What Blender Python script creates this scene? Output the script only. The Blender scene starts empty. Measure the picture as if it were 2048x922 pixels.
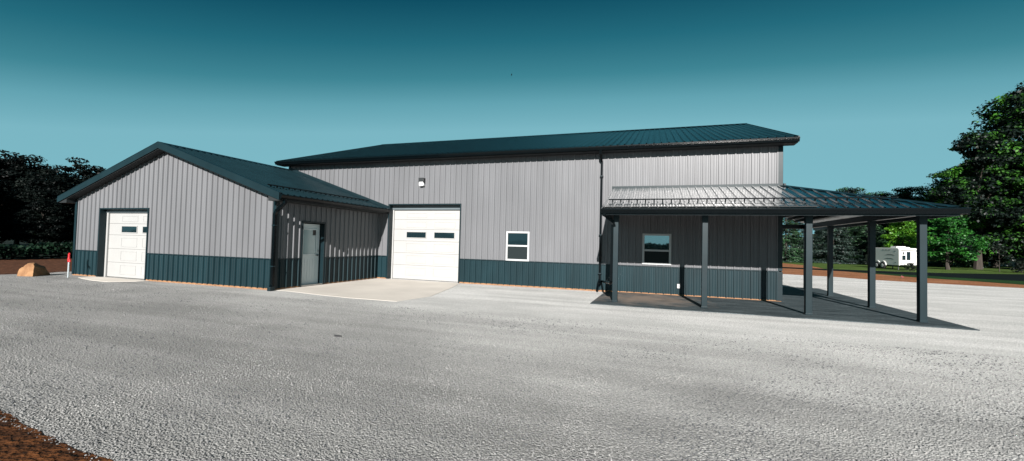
import bpy, math, random
import numpy as np
from mathutils import Vector, Matrix
sc = bpy.context.scene
COL = sc.collection
R = math.radians

# ---------------------------------------------------------------- helpers
def tag(o, label=None, cat=None, group=None, kind=None):
    if label: o['label'] = label
    if cat: o['category'] = cat
    if group: o['group'] = group
    if kind: o['kind'] = kind
    return o

def empty(name, loc, rz=0, **k):
    o = bpy.data.objects.new(name, None); COL.objects.link(o)
    o.location = loc; o.rotation_euler = (0, 0, rz); o.empty_display_size = .3
    return tag(o, **k)

class MB:
    def __init__(s): s.v = []; s.f = []
    def add(s, vs, fs):
        n = len(s.v); s.v += [tuple(p) for p in vs]; s.f += [tuple(i + n for i in f) for f in fs]; return s
    def box(s, x0, x1, y0, y1, z0, z1):
        vs = [(x, y, z) for z in (z0, z1) for y in (y0, y1) for x in (x0, x1)]
        return s.add(vs, [(0, 2, 3, 1), (4, 5, 7, 6), (0, 1, 5, 4), (2, 6, 7, 3), (0, 4, 6, 2), (1, 3, 7, 5)])
    def prism(s, pts, a, b):
        # pts: closed 3D polygon lying at offset a, extruded by vector b-a
        n = len(pts); a = Vector(a); b = Vector(b)
        vs = [Vector(p) + a for p in pts] + [Vector(p) + b for p in pts]
        fs = [tuple(range(n))[::-1], tuple(range(n, 2 * n))]
        fs += [(i, (i + 1) % n, n + (i + 1) % n, n + i) for i in range(n)]
        return s.add(vs, fs)
    def tube(s, path, w, h=None, n=4, ref=(0, 1, 0)):
        # square (n=4) or round section swept along a path
        h = h or w; P = [Vector(p) for p in path]; rings = []
        for i, p in enumerate(P):
            t = ((P[i] - P[i - 1]).normalized() if i else Vector()) + ((P[i + 1] - P[i]).normalized() if i < len(P) - 1 else Vector())
            t.normalize(); r = Vector(ref)
            if abs(t.dot(r)) > .95: r = Vector((1, 0, 0))
            a = t.cross(r).normalized(); b = a.cross(t).normalized()
            ring = []
            for k in range(n):
                if n == 4: ca, cb = ((-1, -1), (1, -1), (1, 1), (-1, 1))[k]
                else: ca, cb = math.cos(2 * math.pi * k / n), math.sin(2 * math.pi * k / n)
                ring.append(p + a * ca * w / 2 + b * cb * h / 2)
            rings.append(ring)
        vs = [v for r_ in rings for v in r_]; fs = [tuple(range(n))[::-1], tuple(range((len(P) - 1) * n, len(P) * n))]
        for i in range(len(P) - 1):
            for k in range(n):
                fs.append((i * n + k, i * n + (k + 1) % n, (i + 1) * n + (k + 1) % n, (i + 1) * n + k))
        return s.add(vs, fs)
    def lathe(s, prof, c, n=20, axis='z'):
        vs = []; m = len(prof)
        for k in range(n):
            a = 2 * math.pi * k / n
            for (r, h) in prof:
                if axis == 'z': vs.append((c[0] + r * math.cos(a), c[1] + r * math.sin(a), c[2] + h))
                elif axis == 'x': vs.append((c[0] + h, c[1] + r * math.cos(a), c[2] + r * math.sin(a)))
                else: vs.append((c[0] + r * math.cos(a), c[1] + h, c[2] + r * math.sin(a)))
        fs = []
        for k in range(n):
            k2 = (k + 1) % n
            for i in range(m - 1): fs.append((k * m + i, k2 * m + i, k2 * m + i + 1, k * m + i + 1))
        return s.add(vs, fs)
    def build(s, name, mat, parent=None, bevel=0, smooth=False, **k):
        me = bpy.data.meshes.new(name); me.from_pydata(s.v, [], s.f)
        me.materials.append(mat); me.update()
        o = bpy.data.objects.new(name, me); COL.objects.link(o)
        import bmesh
        bm = bmesh.new(); bm.from_mesh(me); bmesh.ops.recalc_face_normals(bm, faces=bm.faces)
        bm.to_mesh(me); bm.free()
        if smooth: me.polygons.foreach_set('use_smooth', [True] * len(me.polygons))
        if bevel:
            m = o.modifiers.new('Bevel', 'BEVEL'); m.width = bevel; m.segments = 2; m.limit_method = 'ANGLE'
        if parent:
            o.parent = parent; o.matrix_parent_inverse = Matrix.Identity(4)
        return tag(o, **k)

def panel(name, mat, parent, o, U, V, u0, u1, vb, vt, holes=(), pitch=.2286, off=.05, rib=.032, minor=.008, thick=0, **k):
    """ribbed metal sheet in the plane (o,U,V); ribs stand out along N = U x V"""
    o = Vector(o); U = Vector(U).normalized(); V = Vector(V).normalized(); N = U.cross(V).normalized()
    fb = vb if callable(vb) else (lambda u: vb); ft = vt if callable(vt) else (lambda u: vt)
    prof = []
    n0 = int(math.floor((u0 - off) / pitch)) - 1; n1 = int(math.ceil((u1 - off) / pitch)) + 1
    for i in range(n0, n1):
        c = off + i * pitch
        prof += [(c - .027, 0), (c - .015, rib), (c + .015, rib), (c + .027, 0)]
        for d in (.0762, .1524):
            prof += [(c + d - .016, 0), (c + d - .006, minor), (c + d + .006, minor), (c + d + .016, 0)]
    us = [p[0] for p in prof]; hs = [p[1] for p in prof]
    brk = {round(u, 5) for u in us if u0 < u < u1} | {u0, u1}
    for h in holes: brk |= {x for x in (h[0], h[1]) if u0 < x < u1}
    brk = sorted(brk)
    mb = MB()
    for a, b in zip(brk[:-1], brk[1:]):
        if b - a < 1e-6: continue
        m = (a + b) / 2; ha = float(np.interp(a + 1e-7, us, hs)); hb = float(np.interp(b - 1e-7, us, hs))
        lo = (fb(a), fb(b)); hi = (ft(a), ft(b))
        if hi[0] <= lo[0] + 1e-4 and hi[1] <= lo[1] + 1e-4: continue
        hi = (max(hi[0], lo[0]), max(hi[1], lo[1]))
        segs = [(lo, hi)]
        for h in holes:
            if h[0] < m < h[1]:
                ns = []
                for (l, t) in segs:
                    if h[2] > l[0]: ns.append((l, (min(t[0], h[2]), min(t[1], h[2]))))
                    if h[3] < t[0] or h[3] < t[1]: ns.append(((max(l[0], h[3]), max(l[1], h[3])), (max(t[0], h[3]), max(t[1], h[3]))))
                segs = ns
        for (l, t) in segs:
            vs = [o + U * a + V * l[0] + N * ha, o + U * b + V * l[1] + N * hb, o + U * b + V * t[1] + N * hb, o + U * a + V * t[0] + N * ha]
            mb.add(vs, [(0, 1, 2, 3)])
    me = bpy.data.meshes.new(name); me.from_pydata(mb.v, [], mb.f); me.materials.append(mat)
    ob = bpy.data.objects.new(name, me); COL.objects.link(ob)
    if parent: ob.parent = parent
    return tag(ob, **k)

# ---------------------------------------------------------------- materials
def mat(name, base, rough=.5, metal=0, spec=.5, coat=0, noise=0, nscale=3, bump=0, bscale=20, bdist=.01, emis=None, ior=None, stretch=(1, 1, 1), c2=None):
    m = bpy.data.materials.new(name); m.use_nodes = True; nt = m.node_tree; b = nt.nodes['Principled BSDF']
    b.inputs['Base Color'].default_value = (*base, 1); b.inputs['Roughness'].default_value = rough
    b.inputs['Metallic'].default_value = metal; b.inputs['Specular IOR Level'].default_value = spec
    b.inputs['Coat Weight'].default_value = coat; b.inputs['Coat Roughness'].default_value = .12
    if ior: b.inputs['IOR'].default_value = ior
    if noise or c2 or bump:
        tc = nt.nodes.new('ShaderNodeTexCoord'); mp = nt.nodes.new('ShaderNodeMapping'); mp.inputs['Scale'].default_value = stretch
        nt.links.new(tc.outputs['Object'], mp.inputs['Vector'])
    if noise or c2:
        n = nt.nodes.new('ShaderNodeTexNoise'); n.inputs['Scale'].default_value = nscale; n.inputs['Detail'].default_value = 6
        nt.links.new(mp.outputs['Vector'], n.inputs['Vector'])
        r = nt.nodes.new('ShaderNodeValToRGB'); r.color_ramp.elements[0].position = .3; r.color_ramp.elements[1].position = .7
        a = tuple(x * (1 - noise) for x in base); c = c2 or tuple(x * (1 + noise) for x in base)
        r.color_ramp.elements[0].color = (*a, 1); r.color_ramp.elements[1].color = (*c, 1)
        nt.links.new(n.outputs['Fac'], r.inputs['Fac']); nt.links.new(r.outputs['Color'], b.inputs['Base Color'])
    if bump:
        n2 = nt.nodes.new('ShaderNodeTexNoise'); n2.inputs['Scale'].default_value = bscale; n2.inputs['Detail'].default_value = 4
        nt.links.new(mp.outputs['Vector'], n2.inputs['Vector'])
        bp = nt.nodes.new('ShaderNodeBump'); bp.inputs['Strength'].default_value = bump; bp.inputs['Distance'].default_value = bdist
        nt.links.new(n2.outputs['Fac'], bp.inputs['Height']); nt.links.new(bp.outputs['Normal'], b.inputs['Normal'])
    if emis:
        b.inputs['Emission Color'].default_value = (*emis, 1); b.inputs['Emission Strength'].default_value = 1
    return m

M = {}
M['siding'] = mat('grey_siding', (0.1092, 0.1115, 0.1178), .36, spec=.3, noise=.07, nscale=1.3, stretch=(1, 1, .35), bump=.25, bscale=1.6, bdist=.02)
M['wains'] = mat('charcoal_wainscot', (.0058, .0185, .0230), .42, spec=.2, noise=.18, nscale=2, stretch=(1, 1, .3), bump=.2, bscale=1.6, bdist=.02)
M['roof'] = mat('charcoal_roof', (0.0042, 0.0112, 0.014), .22, spec=.22, noise=.15, nscale=1.5, bump=.25, bscale=2.2, bdist=.012)
M['proof'] = mat('charcoal_porch_roof', (0.005491, 0.01697, 0.02097), .16, spec=.9, coat=1.0, noise=.15, nscale=1.5, bump=.12, bscale=3, bdist=.010)
M['trim'] = mat('charcoal_trim', (.0045, .0130, .0165), .38, spec=.25, noise=.15, nscale=2, bump=.1, bscale=4, bdist=.01)
M['gutter'] = mat('gutter_paint', (.0012, .0025, .0032), .2, spec=.16, noise=.1, nscale=3)
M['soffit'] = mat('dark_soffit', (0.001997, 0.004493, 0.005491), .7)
M['under'] = mat('roof_underside', (.62, .64, .64), .4, noise=.1, nscale=3)
def sheet_tone(m, amt):
    nt = m.node_tree; b = nt.nodes['Principled BSDF']; src = b.inputs['Base Color'].links[0].from_socket; N = nt.nodes.new; L = nt.links.new
    tc = N('ShaderNodeTexCoord'); sx = N('ShaderNodeSeparateXYZ'); L(tc.outputs['Object'], sx.inputs[0])
    a = N('ShaderNodeMath'); a.operation = 'ADD'; L(sx.outputs['X'], a.inputs[0]); L(sx.outputs['Y'], a.inputs[1])
    d = N('ShaderNodeMath'); d.operation = 'DIVIDE'; d.inputs[1].default_value = .9144; L(a.outputs[0], d.inputs[0])
    f = N('ShaderNodeMath'); f.operation = 'FLOOR'; L(d.outputs[0], f.inputs[0])
    w = N('ShaderNodeTexWhiteNoise'); w.noise_dimensions = '1D'; L(f.outputs[0], w.inputs['W'])
    mr = N('ShaderNodeMapRange'); mr.inputs['To Min'].default_value = 1 - amt; mr.inputs['To Max'].default_value = 1 + amt; L(w.outputs['Value'], mr.inputs['Value'])
    v = N('ShaderNodeVectorMath'); v.operation = 'SCALE'; L(src, v.inputs[0]); L(mr.outputs['Result'], v.inputs['Scale']); L(v.outputs['Vector'], b.inputs['Base Color'])
sheet_tone(M['siding'], .05); sheet_tone(M['wains'], .12)
M['wood'] = mat('treated_board', (0.1997, 0.09984, 0.04493), .8, noise=.3, nscale=6)
M['white'] = mat('white_door_paint', (0.2808, 0.2808, 0.2746), .4, noise=.03, nscale=2)
M['offw'] = mat('pale_door_paint', (.52, .58, .59), .4, noise=.03, nscale=2)
M['vinyl'] = mat('white_vinyl', (0.3276, 0.3354, 0.3354), .35)
M['pane'] = mat('dark_window_glass', (.006, .014, .017), .03, spec=.5, ior=1.5)
M['screen'] = mat('insect_screen', (.008, .013, .014), .55, spec=.12)
M['pane2'] = mat('reflective_window_glass', (.02, .04, .045), .02, spec=1.0, ior=2.6)
M['blind'] = mat('door_glass_blinds', (.22, .32, .33), .12, spec=.6, coat=1)
M['black'] = mat('black_plastic', (.012, .014, .015), .45)
M['steel'] = mat('brushed_nickel', (.45, .45, .44), .3, metal=1)
M['darkred'] = mat('dark_red_plastic', (0.1248, 0.00624, 0.0078), .5)
M['galv'] = mat('galvanised_pipe', (.5, .55, .57), .38, metal=.7, noise=.15, nscale=12)
M['red'] = mat('red_hydrant_paint', (0.429, 0.0117, 0.0156), .4, noise=.12, nscale=20)
M['lens'] = mat('lamp_lens', (0.663, 0.6708, 0.6708), .25)
M['concrete'] = mat('pale_concrete', (0.4212, 0.39, 0.3471), .85, noise=.10, nscale=.8, bump=.25, bscale=60, bdist=.004)
M['rock'] = mat('boulder_stone', (0.1958, 0.08432, 0.02992), .85, noise=.3, nscale=3.5, c2=(0.272, 0.1469, 0.06528), bump=.8, bscale=9, bdist=.05)
M['camper'] = mat('camper_gelcoat', (0.5772, 0.5694, 0.546), .35, noise=.03, nscale=2)
M['camgrey'] = mat('camper_grey_stripe', (0.04992, 0.04992, 0.04992), .4)
M['tyre'] = mat('tyre_rubber', (0.007488, 0.007987, 0.008486), .8)
M['bark'] = mat('bark', (0.02746, 0.02097, 0.01597), .9, noise=.35, nscale=8, bump=.6, bscale=14, bdist=.03, stretch=(1, 1, .2))
M['darkrock'] = mat('dark_flat_stone', (0.01498, 0.01498, 0.01647), .7, noise=.3, nscale=20)
M['asphalt'] = mat('dark_asphalt', (.0045, .0075, .0080), .95, spec=.03, noise=.2, nscale=3)
M['pipe'] = mat('bird_feathers', (0.00599, 0.00599, 0.006989), .7)
M['clay'] = mat('clay_brown_paint', (0.224, 0.0768, 0.032), .6)

def leafmat(name, dark, light, trans=.25, scale=.6, p0=.15, spec=.35):
    m = bpy.data.materials.new(name); m.use_nodes = True; nt = m.node_tree; b = nt.nodes['Principled BSDF']
    g = nt.nodes.new('ShaderNodeNewGeometry'); tc = nt.nodes.new('ShaderNodeTexCoord')
    n = nt.nodes.new('ShaderNodeTexNoise'); n.inputs['Scale'].default_value = scale; n.inputs['Detail'].default_value = 3
    nt.links.new(tc.outputs['Object'], n.inputs['Vector'])
    ad = nt.nodes.new('ShaderNodeMath'); ad.operation = 'MULTIPLY_ADD'; ad.inputs[1].default_value = .35
    nt.links.new(g.outputs['Random Per Island'], ad.inputs[0])
    s = nt.nodes.new('ShaderNodeMath'); s.operation = 'MULTIPLY_ADD'; s.inputs[1].default_value = 2.2; s.inputs[2].default_value = -.85
    nt.links.new(n.outputs['Fac'], s.inputs[0]); nt.links.new(s.outputs[0], ad.inputs[2])
    r = nt.nodes.new('ShaderNodeValToRGB'); r.color_ramp.elements[0].position = p0; r.color_ramp.elements[1].position = .95
    r.color_ramp.elements[0].color = (*dark, 1); r.color_ramp.elements[1].color = (*light, 1)
    nt.links.new(ad.outputs[0], r.inputs['Fac']); nt.links.new(r.outputs['Color'], b.inputs['Base Color'])
    b.inputs['Roughness'].default_value = .5; b.inputs['Specular IOR Level'].default_value = spec
    if trans:
        t = nt.nodes.new('ShaderNodeBsdfTranslucent'); mx = nt.nodes.new('ShaderNodeMixShader'); mx.inputs[0].default_value = trans
        nt.links.new(r.outputs['Color'], t.inputs['Color'])
        nt.links.new(b.outputs[0], mx.inputs[1]); nt.links.new(t.outputs[0], mx.inputs[2])
        nt.links.new(mx.outputs[0], nt.nodes['Material Output'].inputs['Surface'])
    return m
M['leaf_dark'] = leafmat('maple_leaves', (0.003744, 0.006864, 0.005616), (0.01872, 0.0312, 0.01872), .12, .45)
M['leaf_maple'] = leafmat('big_maple_leaves', (0.00425, 0.0102, 0.00765), (0.05525, 0.1955, 0.017), .25, .55, .42, .25)
M['leaf_left'] = leafmat('left_wood_leaves', (0.00195, 0.00351, 0.00351), (0.00702, 0.01092, 0.00858), .1, .3, .15, .08)  # near-black green leaf tone for the left wood
M['leaf_bright'] = leafmat('lime_green_leaves', (0.03, 0.12, 0.01), (0.13, 0.3, 0.018), .3, .9)
M['leaf_green'] = leafmat('fresh_green_leaves', (0.0088, 0.0484, 0.01232), (0.0396, 0.1936, 0.022), .3, .9)
M['needle'] = leafmat('spruce_needles', (0.003744, 0.009984, 0.008736), (0.03432, 0.05928, 0.0468), .05, .8)
M['needle2'] = leafmat('tipped_spruce_needles', (0.004368, 0.01123, 0.008112), (0.0312, 0.08736, 0.0312), .05, .7)
M['hedge'] = leafmat('hedge_leaves', (0.00234, 0.0078, 0.00468), (0.01248, 0.03276, 0.01716), .15, 1.2, .3, .1)
M['tuft'] = leafmat('grass_blades', (0.024, 0.064, 0.008), (0.08, 0.16, 0.024), .2, 2)

def ground_mat(name, cols, bigscale, fine, bump, bdist, stretch=(1, 1, 1), vor=0, rough=.9, big_mix=.6, rot=0):
    """cols: (big dark, big light), fine speckle; voronoi bump for stones"""
    m = bpy.data.materials.new(name); m.use_nodes = True; nt = m.node_tree; N = nt.nodes.new; L = nt.links.new; b = nt.nodes['Principled BSDF']
    b.inputs['Roughness'].default_value = rough; b.inputs['Specular IOR Level'].default_value = .1
    tc = N('ShaderNodeTexCoord'); mp = N('ShaderNodeMapping'); mp.inputs['Scale'].default_value = stretch; mp.inputs['Rotation'].default_value = (0, 0, rot)
    L(tc.outputs['Object'], mp.inputs['Vector'])
    n1 = N('ShaderNodeTexNoise'); n1.inputs['Scale'].default_value = bigscale; n1.inputs['Detail'].default_value = 7; n1.inputs['Roughness'].default_value = .62
    L(mp.outputs['Vector'], n1.inputs['Vector'])
    r1 = N('ShaderNodeValToRGB'); r1.color_ramp.elements[0].position = .33; r1.color_ramp.elements[1].position = .66
    r1.color_ramp.elements[0].color = (*cols[0], 1); r1.color_ramp.elements[1].color = (*cols[1], 1)
    L(n1.outputs['Fac'], r1.inputs['Fac'])
    n2 = N('ShaderNodeTexNoise'); n2.inputs['Scale'].default_value = fine; n2.inputs['Detail'].default_value = 3
    L(tc.outputs['Object'], n2.inputs['Vector'])
    r2 = N('ShaderNodeValToRGB'); r2.color_ramp.elements[0].position = .35; r2.color_ramp.elements[1].position = .65
    r2.color_ramp.elements[0].color = (.62, .62, .62, 1); r2.color_ramp.elements[1].color = (1.15, 1.15, 1.15, 1)
    L(n2.outputs['Fac'], r2.inputs['Fac'])
    mx = N('ShaderNodeMix'); mx.data_type = 'RGBA'; mx.blend_type = 'MULTIPLY'; mx.inputs['Factor'].default_value = 1
    L(r1.outputs['Color'], mx.inputs['A']); L(r2.outputs['Color'], mx.inputs['B']); last = mx.outputs['Result']
    hgt = n2.outputs['Fac']
    if vor:
        v = N('ShaderNodeTexVoronoi'); v.inputs['Scale'].default_value = vor; L(tc.outputs['Object'], v.inputs['Vector'])
        rv = N('ShaderNodeValToRGB'); rv.color_ramp.elements[0].color = (.74, .74, .75, 1); rv.color_ramp.elements[1].color = (1.1, 1.09, 1.07, 1)
        sp = N('ShaderNodeSeparateColor'); L(v.outputs['Color'], sp.inputs[0]); L(sp.outputs[0], rv.inputs['Fac'])
        m2 = N('ShaderNodeMix'); m2.data_type = 'RGBA'; m2.blend_type = 'MULTIPLY'; m2.inputs['Factor'].default_value = 1
        L(last, m2.inputs['A']); L(rv.outputs['Color'], m2.inputs['B']); last = m2.outputs['Result']
        inv = N('ShaderNodeMath'); inv.operation = 'SUBTRACT'; inv.inputs[0].default_value = 1; L(v.outputs['Distance'], inv.inputs[1])
        ad = N('ShaderNodeMath'); ad.operation = 'ADD'; L(inv.outputs[0], ad.inputs[0]); L(n2.outputs['Fac'], ad.inputs[1]); hgt = ad.outputs[0]
    L(last, b.inputs['Base Color'])
    bp = N('ShaderNodeBump'); bp.inputs['Strength'].default_value = bump; bp.inputs['Distance'].default_value = bdist
    L(hgt, bp.inputs['Height']); L(bp.outputs['Normal'], b.inputs['Normal'])
    return m
M['gravel'] = ground_mat('limestone_gravel', ((0.4212, 0.4118, 0.3916), (0.5382, 0.5242, 0.4992)), .35, 42, .9, .013, stretch=(1, 1.9, 1), vor=62, rot=.25)
M['fines'] = ground_mat('packed_limestone_fines', ((0.448, 0.4416, 0.4256), (0.5376, 0.5248, 0.5056)), .5, 30, .4, .004, stretch=(.5, 1.6, 1))
M['dirt'] = ground_mat('reddish_topsoil', ((0.1747, 0.0672, 0.03024), (0.2688, 0.1243, 0.06048)), .6, 9, .9, .04)
M['field'] = ground_mat('ploughed_soil', ((0.04243, 0.01797, 0.008986), (0.09984, 0.04243, 0.02246)), 1.3, 6, 1, .05, stretch=(2.2, .05, 1))
M['grass'] = ground_mat('lawn_grass', ((0.02576, 0.0552, 0.0103), (0.0736, 0.1141, 0.02355)), .25, 8, .9, .05)
M['verge'] = ground_mat('dark_verge_grass', ((0.00599, 0.02496, 0.006989), (0.01498, 0.04992, 0.009984)), .5, 9, .9, .05)
M['clod'] = ground_mat('clay_topsoil_corner', ((0.01716, 0.00702, 0.00312), (0.0897, 0.03276, 0.01014)), 5, 18, 1, .05)

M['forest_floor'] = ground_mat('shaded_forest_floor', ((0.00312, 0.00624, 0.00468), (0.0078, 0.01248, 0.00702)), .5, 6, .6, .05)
def coarse_vignette(m):  # coarser stone darkened towards left and front, with vignette falloff painted into the colour
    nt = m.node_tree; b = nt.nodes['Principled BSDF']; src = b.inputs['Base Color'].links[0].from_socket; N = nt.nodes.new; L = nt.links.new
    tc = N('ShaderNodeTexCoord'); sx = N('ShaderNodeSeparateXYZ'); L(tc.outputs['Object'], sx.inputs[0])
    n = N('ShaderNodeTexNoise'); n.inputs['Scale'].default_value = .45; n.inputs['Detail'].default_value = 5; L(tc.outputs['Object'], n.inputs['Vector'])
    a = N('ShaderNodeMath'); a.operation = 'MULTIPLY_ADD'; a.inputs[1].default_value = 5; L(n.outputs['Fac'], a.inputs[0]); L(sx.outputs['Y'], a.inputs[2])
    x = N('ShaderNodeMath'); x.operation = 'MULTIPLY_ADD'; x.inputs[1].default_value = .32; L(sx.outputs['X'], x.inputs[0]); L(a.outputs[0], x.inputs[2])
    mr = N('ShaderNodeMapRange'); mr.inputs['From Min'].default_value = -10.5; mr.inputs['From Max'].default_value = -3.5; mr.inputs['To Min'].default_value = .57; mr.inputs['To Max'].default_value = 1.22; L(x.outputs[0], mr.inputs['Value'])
    # tyre and grader tracks: long faint streaks of finer, paler stone
    mp = N('ShaderNodeMapping'); mp.inputs['Rotation'].default_value = (0, 0, .22); mp.inputs['Scale'].default_value = (.10, 1.9, 1); L(tc.outputs['Object'], mp.inputs['Vector'])
    tn = N('ShaderNodeTexNoise'); tn.inputs['Scale'].default_value = 1.1; tn.inputs['Detail'].default_value = 5; tn.inputs['Distortion'].default_value = .4; L(mp.outputs['Vector'], tn.inputs['Vector'])
    tr_ = N('ShaderNodeMapRange'); tr_.inputs['From Min'].default_value = .35; tr_.inputs['From Max'].default_value = .65; tr_.inputs['To Min'].default_value = .86; tr_.inputs['To Max'].default_value = 1.09; L(tn.outputs['Fac'], tr_.inputs['Value'])
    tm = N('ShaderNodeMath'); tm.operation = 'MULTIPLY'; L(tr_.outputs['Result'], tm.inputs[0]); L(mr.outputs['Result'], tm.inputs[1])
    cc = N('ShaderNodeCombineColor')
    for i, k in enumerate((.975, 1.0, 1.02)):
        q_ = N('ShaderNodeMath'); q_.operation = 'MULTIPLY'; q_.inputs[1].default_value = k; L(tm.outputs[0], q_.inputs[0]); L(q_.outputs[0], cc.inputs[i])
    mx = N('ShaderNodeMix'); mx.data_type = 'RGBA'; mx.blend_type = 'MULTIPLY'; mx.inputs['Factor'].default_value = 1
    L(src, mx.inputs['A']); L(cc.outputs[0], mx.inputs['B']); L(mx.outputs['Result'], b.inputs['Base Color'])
coarse_vignette(M['gravel'])

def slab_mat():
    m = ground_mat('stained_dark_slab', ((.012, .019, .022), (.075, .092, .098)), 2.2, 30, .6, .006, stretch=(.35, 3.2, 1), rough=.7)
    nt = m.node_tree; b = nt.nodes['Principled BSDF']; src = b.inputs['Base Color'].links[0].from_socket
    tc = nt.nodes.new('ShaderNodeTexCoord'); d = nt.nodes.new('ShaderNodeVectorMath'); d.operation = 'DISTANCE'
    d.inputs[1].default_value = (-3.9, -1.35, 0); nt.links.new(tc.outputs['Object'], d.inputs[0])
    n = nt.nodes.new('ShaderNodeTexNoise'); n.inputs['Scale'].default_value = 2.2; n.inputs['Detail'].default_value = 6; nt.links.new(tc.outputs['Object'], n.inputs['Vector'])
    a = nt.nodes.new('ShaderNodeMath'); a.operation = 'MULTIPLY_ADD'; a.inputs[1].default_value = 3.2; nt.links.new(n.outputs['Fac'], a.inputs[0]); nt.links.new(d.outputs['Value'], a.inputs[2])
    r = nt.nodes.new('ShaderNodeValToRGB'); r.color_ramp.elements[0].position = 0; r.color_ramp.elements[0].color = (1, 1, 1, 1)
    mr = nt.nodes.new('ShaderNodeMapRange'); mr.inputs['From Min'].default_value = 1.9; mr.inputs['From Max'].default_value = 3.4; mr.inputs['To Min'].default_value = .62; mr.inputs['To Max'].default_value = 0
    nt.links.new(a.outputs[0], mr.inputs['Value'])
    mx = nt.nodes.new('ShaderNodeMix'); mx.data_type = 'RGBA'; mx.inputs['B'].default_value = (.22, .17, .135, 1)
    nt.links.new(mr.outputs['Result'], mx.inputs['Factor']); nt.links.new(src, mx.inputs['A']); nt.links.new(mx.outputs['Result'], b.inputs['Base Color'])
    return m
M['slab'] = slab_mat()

# ---------------------------------------------------------------- setting
def sheet(name, pts, z, m, **k):
    mb = MB(); mb.add([(x, y, z) for x, y in pts], [tuple(range(len(pts)))])
    return mb.build(name, m, kind='structure', **k)
sheet('ground', [(-600, -400), (600, -400), (600, 700), (-600, 700)], -.02, M['grass'])

def wobble(pts, amp, step=.5, seed=1):
    rnd = random.Random(seed); out = []
    for (a, b) in zip(pts, pts[1:] + pts[:1]):
        d = math.hypot(b[0] - a[0], b[1] - a[1]); n = max(1, min(60, int(d / step)))
        for i in range(n):
            t = i / n; k = amp if i else amp * .4
            out.append((a[0] + (b[0] - a[0]) * t + rnd.uniform(-k, k), a[1] + (b[1] - a[1]) * t + rnd.uniform(-k, k)))
    return out
dirt = [(-30, 40), (9.9, 48.5), (11.0, 40.5), (11.4, 35.5), (10.1, 27.2), (10.9, 24.2), (12.63, 19.3), (14.36, 17.7), (15.48, 16.0), (19, 12.5), (26, 8), (40, 0), (40, -30), (-8.5, -30), (-12, -12.2), (-26, -9), (-26, 20), (-30, 30)]
sheet('dirt_strip', wobble(dirt, .06, .6, 3), -.014, M['dirt'])
sheet('shaded_wood_floor', [(-37.2, -80), (-37.2, 90), (-160, 120), (-160, -80)], -.006, M['forest_floor'])  # shade beneath the left wood, painted as a near-black sheet
sheet('ploughed_field', [(-60, -60), (-8.5, -60), (-8.5, -10), (-24.3, -5.5), (-24.3, 8), (-30, 30), (-60, 60)], -.010, M['field'])
gravel = [(-25.6, -6.3), (-25.4, -5.5), (-25.2, -5.0), (-25.6, -4.5), (-25.5, -3.9), (-25.3, 0), (-25, 6), (-20, 22), (-4, 24), (2.0, 19), (4.24, 16.9), (6.59, 16.0), (8.11, 14.4), (9.92, 13.5), (11.77, 13.0), (13.9, 12.6), (18, 9.5), (26, 4), (34, -4), (34, -40), (-26, -40), (-26, -9.0)]
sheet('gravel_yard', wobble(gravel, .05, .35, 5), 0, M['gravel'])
corner = [(-5.4, -40), (-6.2, -14.2), (-6.85, -12.72), (-7.2, -12.72), (-7.75, -12.70), (-8.3, -12.65), (-8.95, -12.54), (-9.6, -12.40), (-13.3, -11.95), (-20, -10.6), (-40, -9), (-40, -40)]
sheet('dirt_corner', wobble(wobble(corner, .03, .5, 6), .018, .10, 7), .004, M['clod'])
road = [(4, 31), (9.5, 29.2), (12.2, 28.7), (17.2, 28.7), (21.4, 30.5), (25.9, 33), (34, 38), (60, 52), (60, 34), (30, 22.5), (18.1, 20.4), (16.2, 21.2), (14.4, 22.9), (10.8, 25.0), (8.5, 26.2), (4, 28)]
sheet('road', road, -.004, M['asphalt'])
sheet('grass_verge', [(10.8, 24.9), (14.4, 22.8), (16.2, 21.1), (18.1, 20.3), (30, 22.4), (60, 33.9), (60, 10), (30, 7), (19.5, 12.8), (15.48, 16.2), (14.36, 17.9), (12.63, 19.5)], -.008, M['verge'])
def pad(name, pts, z, m, drop=.05):
    mb = MB(); mb.prism([(x, y, 0) for x, y in pts], (0, 0, -drop), (0, 0, z)); return mb.build(name, m, kind='structure')
pad('concrete_apron', [(-14.24, 0.0), (-14.24, -4.95), (-13.7, -4.93), (-12.37, -5.16), (-11.28, -5.27), (-9.84, -5.24), (-9.60, -3.9), (-10.1, -1.6), (-10.35, -.7), (-10.5, 0.0)], .008, M['concrete'])
pad('concrete_threshold', wobble([(-22.6, -4.98), (-22.5, -5.42), (-21.2, -5.75), (-20.2, -5.8), (-19.7, -5.3), (-19.6, -4.98)], .04, .3, 9), .012, M['concrete'])
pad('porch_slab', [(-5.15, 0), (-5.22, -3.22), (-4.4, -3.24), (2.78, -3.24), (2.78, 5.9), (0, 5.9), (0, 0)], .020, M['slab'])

# ---------------------------------------------------------------- the metal building
B = empty('metal_building', (0, 0, 0), label='long grey ribbed metal workshop with dark wainscot, white overhead doors and wraparound porch', cat='building')
XL = -19.0; YR = 7.128; ZR = 7.305; SL = .3236; YB = 2 * YR
DW = -4.98; XA, XB = -23.70, -14.24; XM = -18.97; ZM = 4.534; WS = .335
BD = (-13.75, -10.63, 0, 2.97); W1 = (-8.74, -7.86, .925, 1.99); W2 = (-3.99, -3.10, .975, 1.99)
SD = (-22.28, -19.80, 0, 2.40); MD = (-3.95, -3.04, 0, 2.06)
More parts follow.
